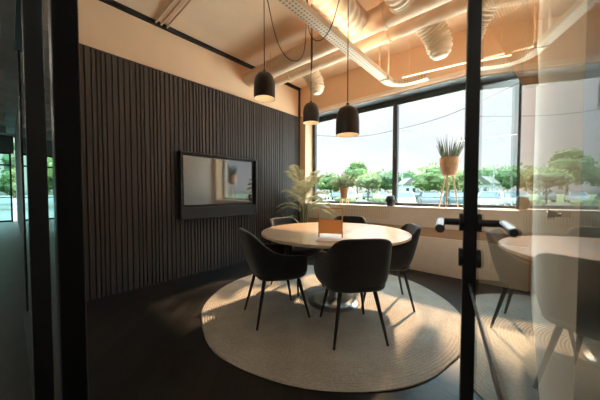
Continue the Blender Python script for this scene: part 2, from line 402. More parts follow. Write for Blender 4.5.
# ------------------------------------------------------------------ open office outside the room
b = MB(); b.box((-15.2, -3.25, 0.0), (1.6, -3.1, 3.45)); struct(b.build('wall_office_back', M['officewall']), 'dark wall along the back of the open office', 'wall')
b = MB(); b.box((1.6, -3.25, 0.0), (1.75, 0.3, 3.45)); b.box((0.25, 0.05, 0.0), (1.6, 0.2, 3.45)); struct(b.build('wall_office_right', M['officewall']), 'dark office wall by the door', 'wall')
b = MB(); b.box((-15.2, FY+0.10, 0.0), (-3.6, FY+0.20, 3.45)); struct(b.build('wall_office_front', M['officewall']), 'dark partition wall of the neighbouring office rooms', 'wall')
ow = empty('window_2', (0, 0, 0)); struct(ow, 'far office window wall with black glazing bars', 'window')
b = MB()
for y in (-3.1, -2.35, -1.55, -0.75, 0.03): b.box((-14.95, y, 0.0), (-14.88, y+0.05, 2.65))
b.box((-14.95, -3.1, 2.60), (-14.88, 0.04, 2.66)); b.box((-14.95, -3.1, 2.15), (-14.88, 0.04, 2.21)); b.box((-14.95, -3.1, 0.0), (-14.88, 0.06, 0.06)); b.box((-14.93, -3.1, 0.92), (-14.9, 0.06, 0.95))
b.build('glazing_bars', M['blackmetal'], ow)
b = MB(); b.box((-14.92, -3.1, 0.06), (-14.914, 0.06, 2.62)); b.build('window_glass', M['officeglass'], ow)
b = MB(); b.box((-15.2, -3.25, 2.64), (-14.9, 0.16, 3.45)); struct(b.build('wall_office_head', M['officewall']), 'dark lintel above the far office window', 'wall')
for k, (x, y, lab) in enumerate(((-0.9, -1.5, 'long warm fill lamp added in the office just outside the glass front'), (-4.4, -1.5, 'long warm fill lamp added in the office, second from the glass door'), (-8.6, -1.5, 'long warm fill lamp added in the office, third from the glass door'))):  # added lamps that fill the meeting room with warm light
    ll = empty('added_fill_lamp', (x, y, 2.85)); tag(ll, lab, 'lamp', 'added fill lamps in the open office')
    b = MB(); b.box((-0.75, -0.05, 0.0), (0.75, 0.05, 0.07)); b.build('housing', M['blackmetal'], ll)
    b = MB(); b.box((-0.74, -0.04, -0.006), (0.74, 0.04, 0.0)); b.build('diffuser', M['fillglow'], ll)
    for sx in (-0.6, 0.6):
        b = MB(); b.tube([(sx, 0, 0.07), (sx, 0, 0.45)], 0.003, 6); b.build('hanger_wire', M['blackmetal'], ll)
for k, (x, y) in enumerate(((-8.2, -0.35), (-11.2, -0.45))):
    lp = empty('spot_lamp', (x, y, 3.3)); tag(lp, ['small lit ceiling spot in the dim office, nearer of two', 'small lit ceiling spot in the dim office, farther of two'][k], 'lamp')
    b = MB(); b.tube([(0, 0, 0), (0, 0, -0.7)], 0.012, 8); b.build('rod', M['blackmetal'], lp)
    b = MB(); b.lathe([(0.05, -0.70), (0.07, -0.84)], 16, cap1=False); b.build('lamp_shade', M['blackmetal'], lp)
    b = MB(); b.lathe([(0.05, -0.825), (0.05, -0.83)], 16); b.build('bulb', M['bulb'], lp)

# ------------------------------------------------------------------ rug, table
RUGC = (-1.54, 2.203); RUGR = 1.255
b = MB(); rings = []
n = 96
def rr(a): return RUGR*(1+0.006*math.sin(7*a)+0.004*math.sin(11*a+1))
rows = [[(f*rr(2*math.pi*k/n)*math.cos(2*math.pi*k/n), f*rr(2*math.pi*k/n)*math.sin(2*math.pi*k/n), z) for k in range(n)] for f, z in ((1.0, 0.001), (1.004, 0.006), (0.995, 0.011), (0.7, 0.012), (0.35, 0.012), (0.02, 0.012))]
vs = b.grid(rows, True); b.face(vs[-1]); b.face(list(reversed(vs[0])))
tag(b.build('round_rug', M['rug'], loc=(RUGC[0], RUGC[1], 0), smooth=True), 'large round braided natural jute rug on the dark floor', 'rug')
RZ = 0.012
TC = (-1.454, 2.196); TR = 0.74; TZ = 0.75
tpb = M['tabletop'].node_tree.nodes['Principled BSDF']; tpb.inputs['Coat Weight'].default_value = 1.0; tpb.inputs['Coat Roughness'].default_value = 0.2; tpb.inputs['Coat IOR'].default_value = 1.75
tb = empty('round_table', (TC[0], TC[1], RZ), R(20)); tag(tb, 'round light oak meeting table on a dark metal pedestal', 'table')
b = MB(); b.lathe([(TR-0.006, 0), (TR, -0.004)][::-1] + [], 96, c=(0, 0, 0)) if False else None
b = MB(); b.lathe([(TR-0.02, TZ-RZ-0.030), (TR-0.001, TZ-RZ-0.022), (TR, TZ-RZ-0.004)], 128, cap0=True, cap1=False); b.build('edge_band', M['tableedge'], tb, smooth=True, auto=50)
b = MB(); b.lathe([(TR, TZ-RZ-0.0045), (TR-0.004, TZ-RZ)], 128, cap0=False, cap1=True); b.build('tabletop', M['tabletop'], tb)
b = MB(); b.lathe([(0.045, 0.035), (0.042, TZ-RZ-0.05), (0.15, TZ-RZ-0.045), (0.15, TZ-RZ-0.030)], 32); b.build('column', M['basemetal'], tb, smooth=True, auto=40)
b = MB(); b.lathe([(0.255, 0.0), (0.26, 0.006), (0.255, 0.012), (0.18, 0.022), (0.09, 0.034), (0.05, 0.05), (0.043, 0.09)], 64); b.build('foot', M['basemetal'], tb, smooth=True, auto=50)

# ------------------------------------------------------------------ chairs
def make_chair():
    root = empty('armchair', (0, 0, 0))
    half = [(0, -0.235, 0.812, 0.045), (0.11, -0.232, 0.812, 0.045), (0.178, -0.222, 0.805, 0.044), (0.212, -0.190, 0.775, 0.036), (0.232, -0.135, 0.685, 0.022),
            (0.252, -0.06, 0.620, 0.008), (0.268, 0.04, 0.602, 0.004), (0.272, 0.13, 0.600, 0.002), (0.252, 0.20, 0.585, 0.0)]
    path = [(-x, y, t, l) for x, y, t, l in reversed(half[1:])] + half
    rows = []
    for v, sc in ((0, 0.78), (0.05, 0.89), (0.14, 0.95), (0.30, 0.985), (0.5, 1.0), (0.72, 1.0), (0.93, 1.0), (1.0, 0.995)):
        row = []
        for x, y, t, l in path:
            z = 0.398 + (t-0.398)*v
            lean = (v-0.25)*l*2.2
            row.append((x*sc, (y+0.02)*sc-0.02-lean*(1 if y < 0 else 0), z))
        rows.append(row)
    b = MB(); b.grid(rows)
    b.build('backrest', M['velvet'], root, smooth=True, solid=0.042, subsurf=2)
    # upholstered seat
    b = MB()
    outl = []
    for k in range(28):
        a = 2*math.pi*k/28; c, s_ = math.cos(a), math.sin(a)
        outl.append((0.245*math.copysign(abs(c)**0.5, c), 0.01+0.235*math.copysign(abs(s_)**0.5, s_)))
    rows = [[(x*f, y*f, z) for x, y in outl] for f, z in ((0.55, 0.375), (0.90, 0.382), (0.98, 0.405), (1.0, 0.43), (0.98, 0.46), (0.90, 0.475), (0.55, 0.482))]
    vs = b.grid(rows, True); b.face(vs[-1]); b.face(list(reversed(vs[0])))
    b.build('seat', M['velvet'], root, smooth=True, subsurf=1)
    for sx in (-1, 1):
        for sy in (-1, 1):
            b = MB(); b.tube([(sx*0.135, sy*0.155, 0.39), (sx*0.205, sy*0.245, 0.0)], [0.0175, 0.0095], 12)
            b.build('leg', M['leg'], root, smooth=True, auto=40)
    return root
ch = make_chair()
chairs = [((-1.04, 1.83), (-0.41, 0.37), 'black velvet armchair with its back to the open doorway'),
          ((-1.71, 1.62), (0.39, 0.92), 'black velvet armchair nearest the television, seen side on'),
          ((-1.06, 2.54), (-0.83, -0.56), 'black velvet armchair on the window side, nearest the door lever'),
          ((-2.04, 2.28), (1, -0.10), 'black velvet armchair behind the table, close to the slatted wall'),
          ((-1.68, 2.82), (0.35, -0.94), 'black velvet armchair behind the table, in front of the sill flowerpot')]
for k, ((x, y), f, lab) in enumerate(chairs):
    o = ch if k == 0 else copy_tree(ch)
    o.location = (x, y, RZ); o.rotation_euler = (0, 0, math.atan2(f[1], f[0])-math.pi/2)
    tag(o, lab, 'chair', 'armchairs around the round table')

# stand on the table
st = empty('table_stand', (-1.22, 1.79, TZ), math.atan2(0.10, 0.17)); tag(st, 'small honey wood tabletop stand with an open upper frame on the round table', 'stand')
b = MB(); b.box((-0.11, -0.13, 0.0), (0.11, 0.06, 0.008)); pb = b.build('base_board', M['paper'], st, bevel=0.002); pb['label'] = 'white base board'
b = MB(); b.box((-0.105, 0.03, 0.008), (-0.095, 0.042, 0.256)); b.build('post', M['honey'], st)
b = MB(); b.box((0.095, 0.03, 0.008), (0.105, 0.042, 0.256)); b.build('post', M['honey'], st)
b = MB(); b.box((-0.105, 0.03, 0.255), (0.105, 0.042, 0.265)); b.build('top_bar', M['honey'], st)
b = MB(); b.box((-0.095, 0.033, 0.040), (0.095, 0.039, 0.160)); b.build('panel', M['amber'], st)

# ------------------------------------------------------------------ television in its box
tv = empty('television', (LX+0.006, 0, 0)); tag(tv, 'wall mounted flat television in a black box surround on the slatted wall', 'television')
y0, y1, z0, z1, dp = 1.455, 2.70, 0.785, 1.68, 0.11
b = MB()
b.box((0, y0, z1-0.022), (dp, y1, z1)); b.box((0, y0, z0), (dp, y0+0.022, z1)); b.box((0, y1-0.022, z0), (dp, y1, z1)); b.box((0, y0, z0), (dp, y1, z0+0.012))
b.build('surround', M['tvbox'], tv, bevel=0.003)
b = MB(); b.box((0.0, y0+0.022, z0), (0.055, y1-0.022, z1-0.022)); b.build('back_panel', M['tvbox'], tv)
b = MB(); b.box((0.055, y0+0.022, 0.935), (dp-0.005, y1-0.022, 0.945)); b.box((0.055, y0+0.022, z0+0.012), (dp-0.004, y1-0.022, 0.935)); b.build('soundbar', M['soundbar'], tv, bevel=0.003)
b = MB(); b.box((0.055, y0+0.04, 0.962), (0.078, y1-0.075, z1-0.04)); b.build('bezel', M['blackmetal'], tv)
b = MB(); b.box((0.078, y0+0.05, 0.975), (0.080, y1-0.085, z1-0.05)); b.build('screen', M['screen'], tv); M['screen'].node_tree.nodes['Principled BSDF'].inputs['IOR'].default_value = 1.9
b = MB(); b.box((0.08, 2.33, 0.946), (0.10, 2.37, 0.962)); b.build('receiver', M['blackmetal'], tv)

# ------------------------------------------------------------------ pendant lamps
def lamp(x, y, zb, swag, label):
    root = empty('pendant_lamp', (x, y, zb)); tag(root, label, 'lamp', 'pendant lamps over the table')
    pr = [(0.100, 0.0), (0.101, 0.05), (0.100, 0.12), (0.095, 0.165), (0.083, 0.205), (0.062, 0.232), (0.035, 0.247), (0.014, 0.251)]
    b = MB(); b.lathe(pr, 40, cap0=False); b.build('lamp_shade', M['shade'], root, smooth=True, auto=60)
    b = MB(); b.lathe([(r-0.003, z+(0 if z < .2 else -0.004)) for r, z in pr], 40, cap0=False); b.build('lining', M['shadein'], root, smooth=True)
    b = MB(); b.lathe([(0.014, 0.251), (0.012, 0.272), (0.005, 0.276)], 16); b.build('cord_grip', M['shade'], root, smooth=True, auto=40)
    b = MB(); b.lathe([(0.012, 0.16), (0.03, 0.125), (0.036, 0.10), (0.03, 0.075), (0.010, 0.062)], 20); b.build('bulb', M['bulb'], root, smooth=True)
    b = MB(); b.tube([(0, 0, 0.27), (0, 0, CZ-zb)], 0.0042, 8); b.lathe([(0.035, CZ-zb-0.03), (0.035, CZ-zb)], 16); b.build('cord', M['cord'], root)
    if swag:
        pts = [Vector(p)-Vector((x, y, zb)) for p in swag]
        b = MB(); b.tube(smooth_path(pts, 8), 0.0042, 8); b.build('swag_cord', M['cord'], root, smooth=True)
    return root
HUB = (-1.72, 2.05)
lamp(-1.862, 1.620, 2.035, [(-1.862, 1.62, 3.24), (-1.80, 1.60, 2.95), (-1.80, 1.72, 2.62), (-1.80, 1.86, 2.50), (-1.76, 1.98, 2.50), (-1.72, 2.04, 2.62), (-1.71, 2.06, 2.95), (-1.71, 2.06, 3.25)], 'dark dome pendant lamp hanging nearest the slatted wall, highest of three')
lamp(-2.000, 2.501, 2.012, [(-2.00, 2.50, 3.24), (-1.98, 2.49, 2.9), (-1.93, 2.42, 2.62), (-1.85, 2.33, 2.60), (-1.78, 2.25, 2.75), (-1.72, 2.16, 3.25)], 'dark dome pendant lamp looking smallest, hanging in front of the window corner')
lamp(-1.150, 1.946, 1.645, [(-1.15, 1.946, 3.24), (-1.22, 1.95, 2.92), (-1.33, 1.97, 2.68), (-1.45, 1.99, 2.60), (-1.58, 2.01, 2.66), (-1.66, 2.03, 2.85), (-1.68, 2.04, 3.25)], 'dark dome pendant lamp hanging lowest, in front of the window')

# ------------------------------------------------------------------ ceiling services
def pipe(name, pts, r, m, label, cat, n=20, rings=None, group=None):
    root = empty(name, pts[0]); tag(root, label, cat, group)
    o = Vector(pts[0]); b = MB(); b.tube([Vector(p)-o for p in pts], r, n); b.build('pipe_body' if 'pipe' in name else 'duct_body', m, root, smooth=True, auto=40)
    for q in rings or []:
        b = MB(); c = Vector(q)-o; b.tube([c-Vector((0.02, 0, 0)), c+Vector((0.02, 0, 0))], r+0.012, n); b.box((c.x-0.006, c.y-0.006, c.z+r), (c.x+0.006, c.y+0.006, CZ-o.z))
        b.build('hanger_strap', m, root, smooth=True, auto=40)
    return root
pipe('air_duct', [(LX, 2.645, 3.0), (RX, 2.645, 3.0)], 0.118, M['duct'], 'thick round peach air duct running across the ceiling, nearer of the pair', 'duct', 28, [(-2.9, 2.645, 3.0), (-1.12, 2.645, 3.0), (-0.35, 2.645, 3.0)])
pipe('air_duct', [(LX, 2.99, 3.02), (RX, 2.99, 3.02)], 0.09, M['duct'], 'thinner round peach air duct running across the ceiling, closer to the window', 'duct', 24, [(-2.8, 2.99, 3.02), (-1.22, 2.99, 3.02), (-0.30, 2.99, 3.02)])
pipe('service_pipe', [(LX, 3.20, 3.17), (RX, 3.20, 3.17)], 0.028, M['duct'], 'thin peach service pipe along the window side of the ducts', 'pipe', 12, [(-2.7, 3.2, 3.17), (-1.3, 3.2, 3.17)])
lt = pipe('light_tube', [(-1.29, 3.66, 2.75), (RX, 3.84, 2.75)], 0.009, M['tubeglow'], 'slim warm white light tube running along above the window to the right wall', 'lamp', 12)
for xx, yy in ((-1.2, 3.672), (-0.3, 3.787)):
    b = MB(); b.tube([(xx, yy, 2.75), (xx, yy, CZ)], 0.004, 6); b.build('hanger_wire', M['tray_plain'], lt, loc=-Vector(lt.location))
for k, x in enumerate((1.23, 1.29, 1.36)):
    o_ = pipe('conduit_pipe', [(LX-0.02, x, 3.225), (-2.2, x-0.03, 3.225)], 0.012, M['duct'], ['thin conduit over the left wall, nearest of three to the doorway', 'thin conduit over the left wall, middle of three', 'thin conduit over the left wall, nearest of three to the window'][k], 'pipe', 10, None, 'ceiling conduits above the slatted wall')
# cable tray with a curved end
ct = empty('cable_tray', (-1.43, 0.30, 2.66)); tag(ct, 'perforated peach cable tray under the ceiling with a curved end by the window', 'cable tray')
cx = [(0, yy) for yy in (0.0, 0.7, 1.4, 2.1, 2.8, 3.18)] + [(0.24-0.24*math.cos(a), 3.18+0.24*math.sin(a)) for a in [R(k*10) for k in range(1, 10)]] + [(0.32, 3.42), (0.46, 3.42)]
def sweep(path, prof, name, m):
    b = MB(); rows = []
    for i, p in enumerate(path):
        a, c = path[max(i-1, 0)], path[min(i+1, len(path)-1)]
        t = Vector((c[0]-a[0], c[1]-a[1], 0)).normalized(); nn = Vector((-t.y, t.x, 0))
        rows.append([Vector((p[0], p[1], 0))+nn*u+Vector((0, 0, v)) for u, v in prof])
    vs = b.grid(rows, True); b.face(vs[0]); b.face(list(reversed(vs[-1])))
    return b.build(name, m, ct)
sweep(cx, [(-0.055, 0), (0.055, 0), (0.055, 0.004), (-0.055, 0.004)], 'tray_floor', M['tray'])
sweep(cx, [(-0.055, 0.004), (-0.051, 0.004), (-0.051, 0.06), (-0.055, 0.06)], 'side_rail', M['tray'])
sweep(cx, [(0.051, 0.004), (0.055, 0.004), (0.055, 0.06), (0.051, 0.06)], 'side_rail', M['tray'])
for yy in (0.4, 0.95, 3.05):
    b = MB(); b.box((-0.07, yy, -0.012), (-0.056, yy+0.02, 0.59)); b.box((0.056, yy, -0.012), (0.07, yy+0.02, 0.59)); b.box((-0.07, yy, -0.012), (0.07, yy+0.02, 0.0))
    b.build('hanger', M['tray_plain'], ct)
# added light strip, hidden in the tray, washing the ceiling with fill light
b = MB(); b.box((-0.02, 0.2, 0.006), (0.02, 3.1, 0.016))
tag(b.build('added_light_strip', M['strip'], loc=(-1.43, 0.30, 2.66)), 'warm light strip added out of sight in the perforated cable tray to brighten the ceiling', 'led strip')
# flexible ducts
def flex(pts, r, label, drop=False):
    root = empty('flexible_duct', pts[0]); tag(root, label, 'duct')
    o = Vector(pts[0]); P = smooth_path([Vector(p)-o for p in pts], 16)
    nP = len(P)-1
    rad = [r*(1+0.05*math.sin(i*1.35)+0.02*math.sin(i*0.5))*(1 if not drop else min(1.0, 0.10+1.05*math.sqrt(max(0, 1-(i/nP)**5)))) for i in range(nP+1)]
    b = MB(); b.tube(P, rad, 24, cap=True); b.build('sleeve', M['flex'], root, smooth=True)
    q0 = P[0]; b = MB(); b.tube([q0-(P[1]-q0).normalized()*0.02, q0+(P[1]-q0).normalized()*0.05], r*1.06, 24); b.build('collar', M['duct'], root, smooth=True, auto=40)
    return root
flex([(-0.86, 2.98, 3.10), (-0.83, 3.08, 3.04), (-0.78, 3.20, 2.95), (-0.745, 3.27, 2.83), (-0.73, 3.29, 2.68)], 0.135, 'crinkled flexible duct drooping beside the curved tray end', True)
flex([(-2.60, 2.98, 3.10), (-2.58, 3.10, 3.08), (-2.54, 3.22, 2.98), (-2.52, 3.28, 2.86), (-2.51, 3.30, 2.72)], 0.13, 'crinkled flexible duct drooping in the far corner above the smallest lamp', True)
flex([(-1.60, 1.55, 3.10), (-1.50, 1.80, 3.09), (-1.42, 2.05, 3.02), (-1.40, 2.35, 2.98), (-1.40, 2.52, 2.99)], 0.14, 'crinkled flexible duct leading into the thick duct beside the tray')
flex([(-0.96, 1.70, 3.13), (-0.93, 1.95, 3.12), (-0.91, 2.2, 3.06), (-0.90, 2.4, 3.0), (-0.90, 2.53, 2.99)], 0.12, 'crinkled flexible duct leading into the thick duct, right of the lowest lamp cord')

# bamboo strip hanging by the right wall
bp_ = empty('strip_pendant', (-0.16, 2.83, 2.02)); tag(bp_, 'tan bamboo strip hanging shade behind the door glass near the right wall', 'hanging shade')
b = MB()
for k in range(42):
    a = 2*math.pi*k/42; p0 = Vector((0.17*math.cos(a)-0.03, 0.17*math.sin(a), 0.85)); p1 = Vector((0.20+0.045*math.cos(a), 0.045*math.sin(a), 0.0)); pm = p0.lerp(p1, 0.5)+Vector((0.03, 0, -0.05))
    b.tube(smooth_path([p0, pm, p1], 5), 0.0026, 5)
b.build('strips', M['bamboo'], bp_)
b = MB(); b.tube([(0.17*math.cos(2*math.pi*k/40)-0.03, 0.17*math.sin(2*math.pi*k/40), 0.85) for k in range(41)], 0.008, 8); b.build('hoop', M['bamboo'], bp_)
b = MB(); b.tube([(0.20+0.045*math.cos(2*math.pi*k/40), 0.045*math.sin(2*math.pi*k/40), 0.0) for k in range(41)], 0.006, 8); b.build('hoop', M['bamboo'], bp_)
b = MB(); b.tube([(-0.03, 0.17, 0.85), (-0.03, 0, 1.0), (-0.03, -0.17, 0.85)], 0.003, 6); b.tube([(-0.03, 0, 1.0), (-0.03, 0, CZ-2.02)], 0.003, 6); b.build('cord', M['cord'], bp_)

# ------------------------------------------------------------------ plants indoors
def frond(b, base, az, ln, lift, droop, nl=22, lw=0.022, ll=0.20, seed=0):
    rnd = random.Random(seed); d = Vector((math.cos(az), math.sin(az), 0)); pts = []
    for k in range(nl+1):
        t = k/nl; pts.append(Vector(base)+d*ln*(t**1.15)+Vector((0, 0, lift*t-droop*t*t)))
    b.tube(pts, [0.006*(1-0.8*k/nl) for k in range(nl+1)], 5)
    for k in range(4, nl+1):
        t = k/nl; T = (pts[k]-pts[k-1]).normalized(); S = T.cross(Vector((0, 0, 1))).normalized()
        w = ll*(math.sin(math.pi*min(1, 0.18+t*0.82))**0.7)*rnd.uniform(0.85, 1.1)+0.03
        for sg in (-1, 1):
            dd = T*0.75+S*sg*0.75+Vector((0, 0, rnd.uniform(-0.15, 0.2)))
            b.leaf(pts[k], dd, w, lw*rnd.uniform(0.8, 1.2), bend=0.03)
PX, PY = -2.88, 3.42
pl = empty('potted_palm', (PX, PY, 0)); tag(pl, 'tall pale feathery palm standing in the window corner', 'potted plant')
b = MB(); b.lathe([(0.13, 0.0), (0.17, 0.02), (0.19, 0.36), (0.18, 0.36), (0.175, 0.33)], 32); b.build('pot', M['darkpot'], pl, smooth=True, auto=40)
b = MB(); b.lathe([(0.17, 0.325), (0.172, 0.332)], 24); b.build('soil', M['soil'], pl)
b = MB()
for k in range(7):
    a = k*0.9; b.tube(smooth_path([(0.05*math.cos(a), 0.05*math.sin(a), 0.32), (0.05*math.cos(a+.3), 0.05*math.sin(a+.3), 0.6), (0.06*math.cos(a), 0.06*math.sin(a), 0.95)], 5), [0.016]*10+[0.010], 8)
b.build('stem', M['stem'], pl, smooth=True)
b = MB()
for k in range(19):
    az = k*2.399+0.3; e = 0.05+0.95*((k*5) % 19)/19
    h = 0.74+0.36*e
    frond(b, (0.04*math.cos(az), 0.04*math.sin(az), h), az, 0.30+0.18*(1-e), 0.38+0.50*e, 0.42-0.08*e, 18, 0.010, 0.16, k)
b.build('fronds', M['palm'], pl)
# low dark plant in the corner
dp_ = empty('potted_plant', (-3.17, 3.30, 0)); tag(dp_, 'dark leafy plant in a tall black pot against the slatted wall', 'potted plant')
b = MB(); b.lathe([(0.12, 0.0), (0.13, 0.02), (0.17, 0.60), (0.16, 0.60), (0.155, 0.57)], 32); b.build('pot', M['darkpot'], dp_, smooth=True, auto=40)
b = MB(); b.lathe([(0.15, 0.565), (0.155, 0.572)], 24); b.build('soil', M['soil'], dp_)
b = MB(); rnd = random.Random(5)
for k in range(70):
    a = rnd.uniform(0, 6.28); e = rnd.uniform(0.1, 1.2); d = Vector((math.cos(a)*math.cos(e), math.sin(a)*math.cos(e), math.sin(e)))
    p = Vector((0.05*math.cos(a), 0.05*math.sin(a), 0.57)); b.tube([p, p+d*0.12], 0.003, 4); b.leaf(p+d*0.10, d+Vector((0, 0, -0.3)), rnd.uniform(0.07, 0.12), 0.05, bend=0.03)
b.build('leaves', M['leafdark'], dp_)
# flowerpot on the sill
SZ = WZ0
fp = empty('sill_flowerpot', (-2.41, 3.975, SZ)); fp.scale = (1.4, 1.0, 1.15); tag(fp, 'small terracotta pot with spiky rust tipped plant on a low wood stand on the sill', 'potted plant')
for sx in (-1, 1):
    for sy in (-1, 1):
        b = MB(); b.box((sx*0.045-0.006, sy*0.035-0.006, 0), (sx*0.045+0.006, sy*0.035+0.006, 0.10)); b.build('leg', M['paletimber'], fp)
b = MB(); b.box((-0.052, -0.042, 0.088), (0.052, 0.042, 0.10)); b.build('shelf', M['paletimber'], fp)
b = MB(); b.lathe([(0.044, 0.10), (0.060, 0.24), (0.066, 0.24), (0.066, 0.262), (0.056, 0.262), (0.054, 0.245)], 28); b.build('pot', M['terracotta'], fp, smooth=True, auto=40)
b = MB(); rnd = random.Random(9)
for k in range(90):
    a = rnd.uniform(0, 6.28); e = rnd.uniform(0.25, 1.5); d = Vector((math.cos(a)*math.cos(e)*0.8, 0.45*math.sin(a)*math.cos(e), math.sin(e)*1.25))
    b.leaf(Vector((0.02*math.cos(a), 0.02*math.sin(a), 0.25)), d, rnd.uniform(0.16, 0.30), 0.018, bend=0.03*math.cos(e))
b.build('leaves', M['leafgrey'], fp)
for k in range(12):
    b = MB(); a = rnd.uniform(0, 6.28); e = rnd.uniform(0.4, 1.4); d = Vector((math.cos(a)*math.cos(e), 0.45*math.sin(a)*math.cos(e), math.sin(e)))
    p = Vector((0, 0, 0.25))+d*rnd.uniform(0.14, 0.24); b.leaf(p, d, 0.06, 0.026); b.tube([(0, 0, 0.25), p], 0.0015, 4)
    b.build('flower_tip', M['leafrust'], fp)
# dark jar
jr = empty('sill_jar', (-1.565, 3.975, SZ)); tag(jr, 'small round black lidded jar on the sill at the foot of the mullion', 'jar')
b = MB(); b.lathe([(0.045, 0), (0.06, 0.012), (0.075, 0.05), (0.078, 0.09), (0.068, 0.125), (0.058, 0.135)], 32); b.build('body', M['darkpot'], jr, smooth=True, auto=40)
b = MB(); b.lathe([(0.062, 0.135), (0.062, 0.15), (0.045, 0.165), (0.012, 0.17)], 32); b.build('lid', M['darkpot'], jr, smooth=True, auto=40)
# tripod planter on the sill
tp = empty('tripod_planter', (-0.755, 3.978, SZ)); tag(tp, 'woven tan planter on three tall wooden legs with upright grass on the sill', 'potted plant')
b = MB()
pr = [(0.070, 0.44), (0.092, 0.47), (0.110, 0.54), (0.118, 0.62), (0.119, 0.69), (0.112, 0.69), (0.109, 0.66)]
fine = []
for (r0, z0_), (r1, z1_) in zip(pr[:5], pr[1:5]):
    for k in range(6): fine.append((r0+(r1-r0)*k/6+(0.002 if k % 2 else -0.001), z0_+(z1_-z0_)*k/6))
b.lathe(fine+pr[4:], 40); b.build('basket', M['basket'], tp, smooth=True, auto=40)
b = MB(); b.lathe([(0.107, 0.650), (0.109, 0.656)], 24); b.build('soil', M['soil'], tp)
for a in (R(-95), R(35), R(155)):
    b = MB(); b.tube([(0.05*math.cos(a), 0.05*math.sin(a), 0.46), (0.135*math.cos(a), 0.080*math.sin(a), 0.0)], [0.011, 0.008], 10); b.build('leg', M['paletimber'], tp, smooth=True, auto=40)
b = MB(); rnd = random.Random(11)
for k in range(70):
    a = rnd.uniform(0, 6.28); r = 0.085*math.sqrt(rnd.random()); lean = rnd.uniform(0.1, 0.55)
    p = Vector((r*math.cos(a), r*math.sin(a), 0.65)); d = Vector((lean*math.cos(a), lean*0.5*math.sin(a), 1))
    h = rnd.uniform(0.18, 0.36)
    b.tube([p, p+d.normalized()*h*0.5, p+d.normalized()*h], [0.005, 0.0045, 0.0008], 5)
b.build('grass_blades', M['leafgrey'], tp)

# ------------------------------------------------------------------ outdoors
F_, YAW, PIT, CH = 253.66, R(41.1), R(-1.81), 1.15
GZ = -0.25
def world_at(px, depth):
    fx, fyv = -math.sin(YAW), math.cos(YAW); rx, ry = math.cos(YAW), math.sin(YAW)
    k = (px-300)/F_
    return (depth*(fx+rx*k), depth*(fyv+ry*k))
def z_at(py, depth): return CH + depth*(math.tan(PIT) + (200-py)/F_)
b = MB(); b.box((-60, 4.28, GZ-0.3), (60, 21, GZ)); struct(b.build('ground_bounce_paving', M['paving']), 'paving along the building, made pale to bounce light in through the window', 'paving')  # added pale strip, mostly out of view, bouncing light up to the ceiling
b = MB(); b.box((-160, 21, GZ-0.3), (120, 200, GZ)); b.box((-160, -60, GZ-0.3), (-15.2, 4.28, GZ)); struct(b.build('ground_car_park', M['asphalt']), 'grey asphalt of the car park outside', 'ground')
b = MB(); b.box((-40, 6.0, GZ), (-13.0, 24, GZ+0.03)); b.box((-160, 40, GZ), (120, 200, GZ+0.03)); struct(b.build('ground_lawn', M['lawn']), 'mown lawn between the building and the car park', 'lawn')

def tree(px, depth, top, wpx, m, label, trunk_h=None, xy=None):
    x, y = xy or world_at(px, depth); zt = z_at(top, depth); w = wpx/F_*depth; h = zt-GZ
    root = empty('deciduous_tree', (x, y, GZ+0.03)); tag(root, label, 'tree', 'trees beyond the car park')
    th = trunk_h if trunk_h is not None else h*0.22
    b = MB(); b.tube([(0, 0, -0.1), (0.05, 0, th), (0, 0, h*0.6)], [0.03*h, 0.022*h, 0.008*h], 8); b.build('trunk', M['trunk'], root, smooth=True)
    b = MB(); rnd = random.Random(int(px*13+depth)); cz = (th+h)/2; hz = (h-th)/2
    cl = [(0, 0, cz, w*0.36)]
    for k in range(16):
        a = rnd.uniform(0, 6.28); e = rnd.uniform(-0.8, 1.3); rr_ = rnd.uniform(0.55, 0.80)
        cl.append((math.cos(a)*math.cos(e)*w*0.5*rr_, math.sin(a)*math.cos(e)*w*0.5*rr_, cz+math.sin(e)*hz*rr_, w*rnd.uniform(0.13, 0.20)))
    for c0, c1, c2, r in cl: b.blob((c0, c1, c2), r, 0.35, 1.3, 2, min(1.0, hz/(w*0.5)+0.1))
    for c0, c1, c2, r in cl:
        for k in range(36):
            d = Vector((rnd.gauss(0, 1), rnd.gauss(0, 1), rnd.gauss(0, 1))).normalized()
            b.leaf(Vector((c0, c1, c2))+d*r*0.95, d+Vector((rnd.uniform(-.6, .6), rnd.uniform(-.6, .6), -0.2)), r*0.38, r*0.28, Vector((rnd.uniform(-1, 1), rnd.uniform(-1, 1), 1)))
    b.build('crown', M[m], root)
    return root
TL = [(311, 74, 177, 24, 'tree_b', 'mid green tree at the left edge of the window, behind the palm'),
      (331, 80, 175, 28, 'tree_a', 'green tree behind the small terracotta sill pot'),
      (357, 66, 163, 28, 'tree_b', 'tallest tree left of the mullion, rising behind the small round tree'),
      (385, 82, 172, 30, 'tree_c', 'dark green tree just left of the window mullion'),
      (408, 104, 172, 24, 'tree_c', 'dark green tree behind the white house'),
      (429, 44, 168, 38, 'tree_b', 'broad leafy tree midway between mullion and tripod planter'),
      (447, 64, 171, 28, 'tree_a', 'green tree showing between the tripod planter legs'),
      (463, 56, 169, 26, 'tree_d', 'yellowish tree between the tripod planter and the door stile'),
      (488, 70, 168, 30, 'tree_b', 'green tree seen through the door glass beside its stile'),
      (507, 60, 166, 30, 'tree_a', 'green tree by the right end of the window'),
      (530, 92, 166, 34, 'tree_c', 'dark green tree past the right end of the window')]
for t in TL: tree(*t)
tree(368, 40, 176, 28, 'tree_d', 'small round tree with a bare trunk on the lawn', trunk_h=1.9)
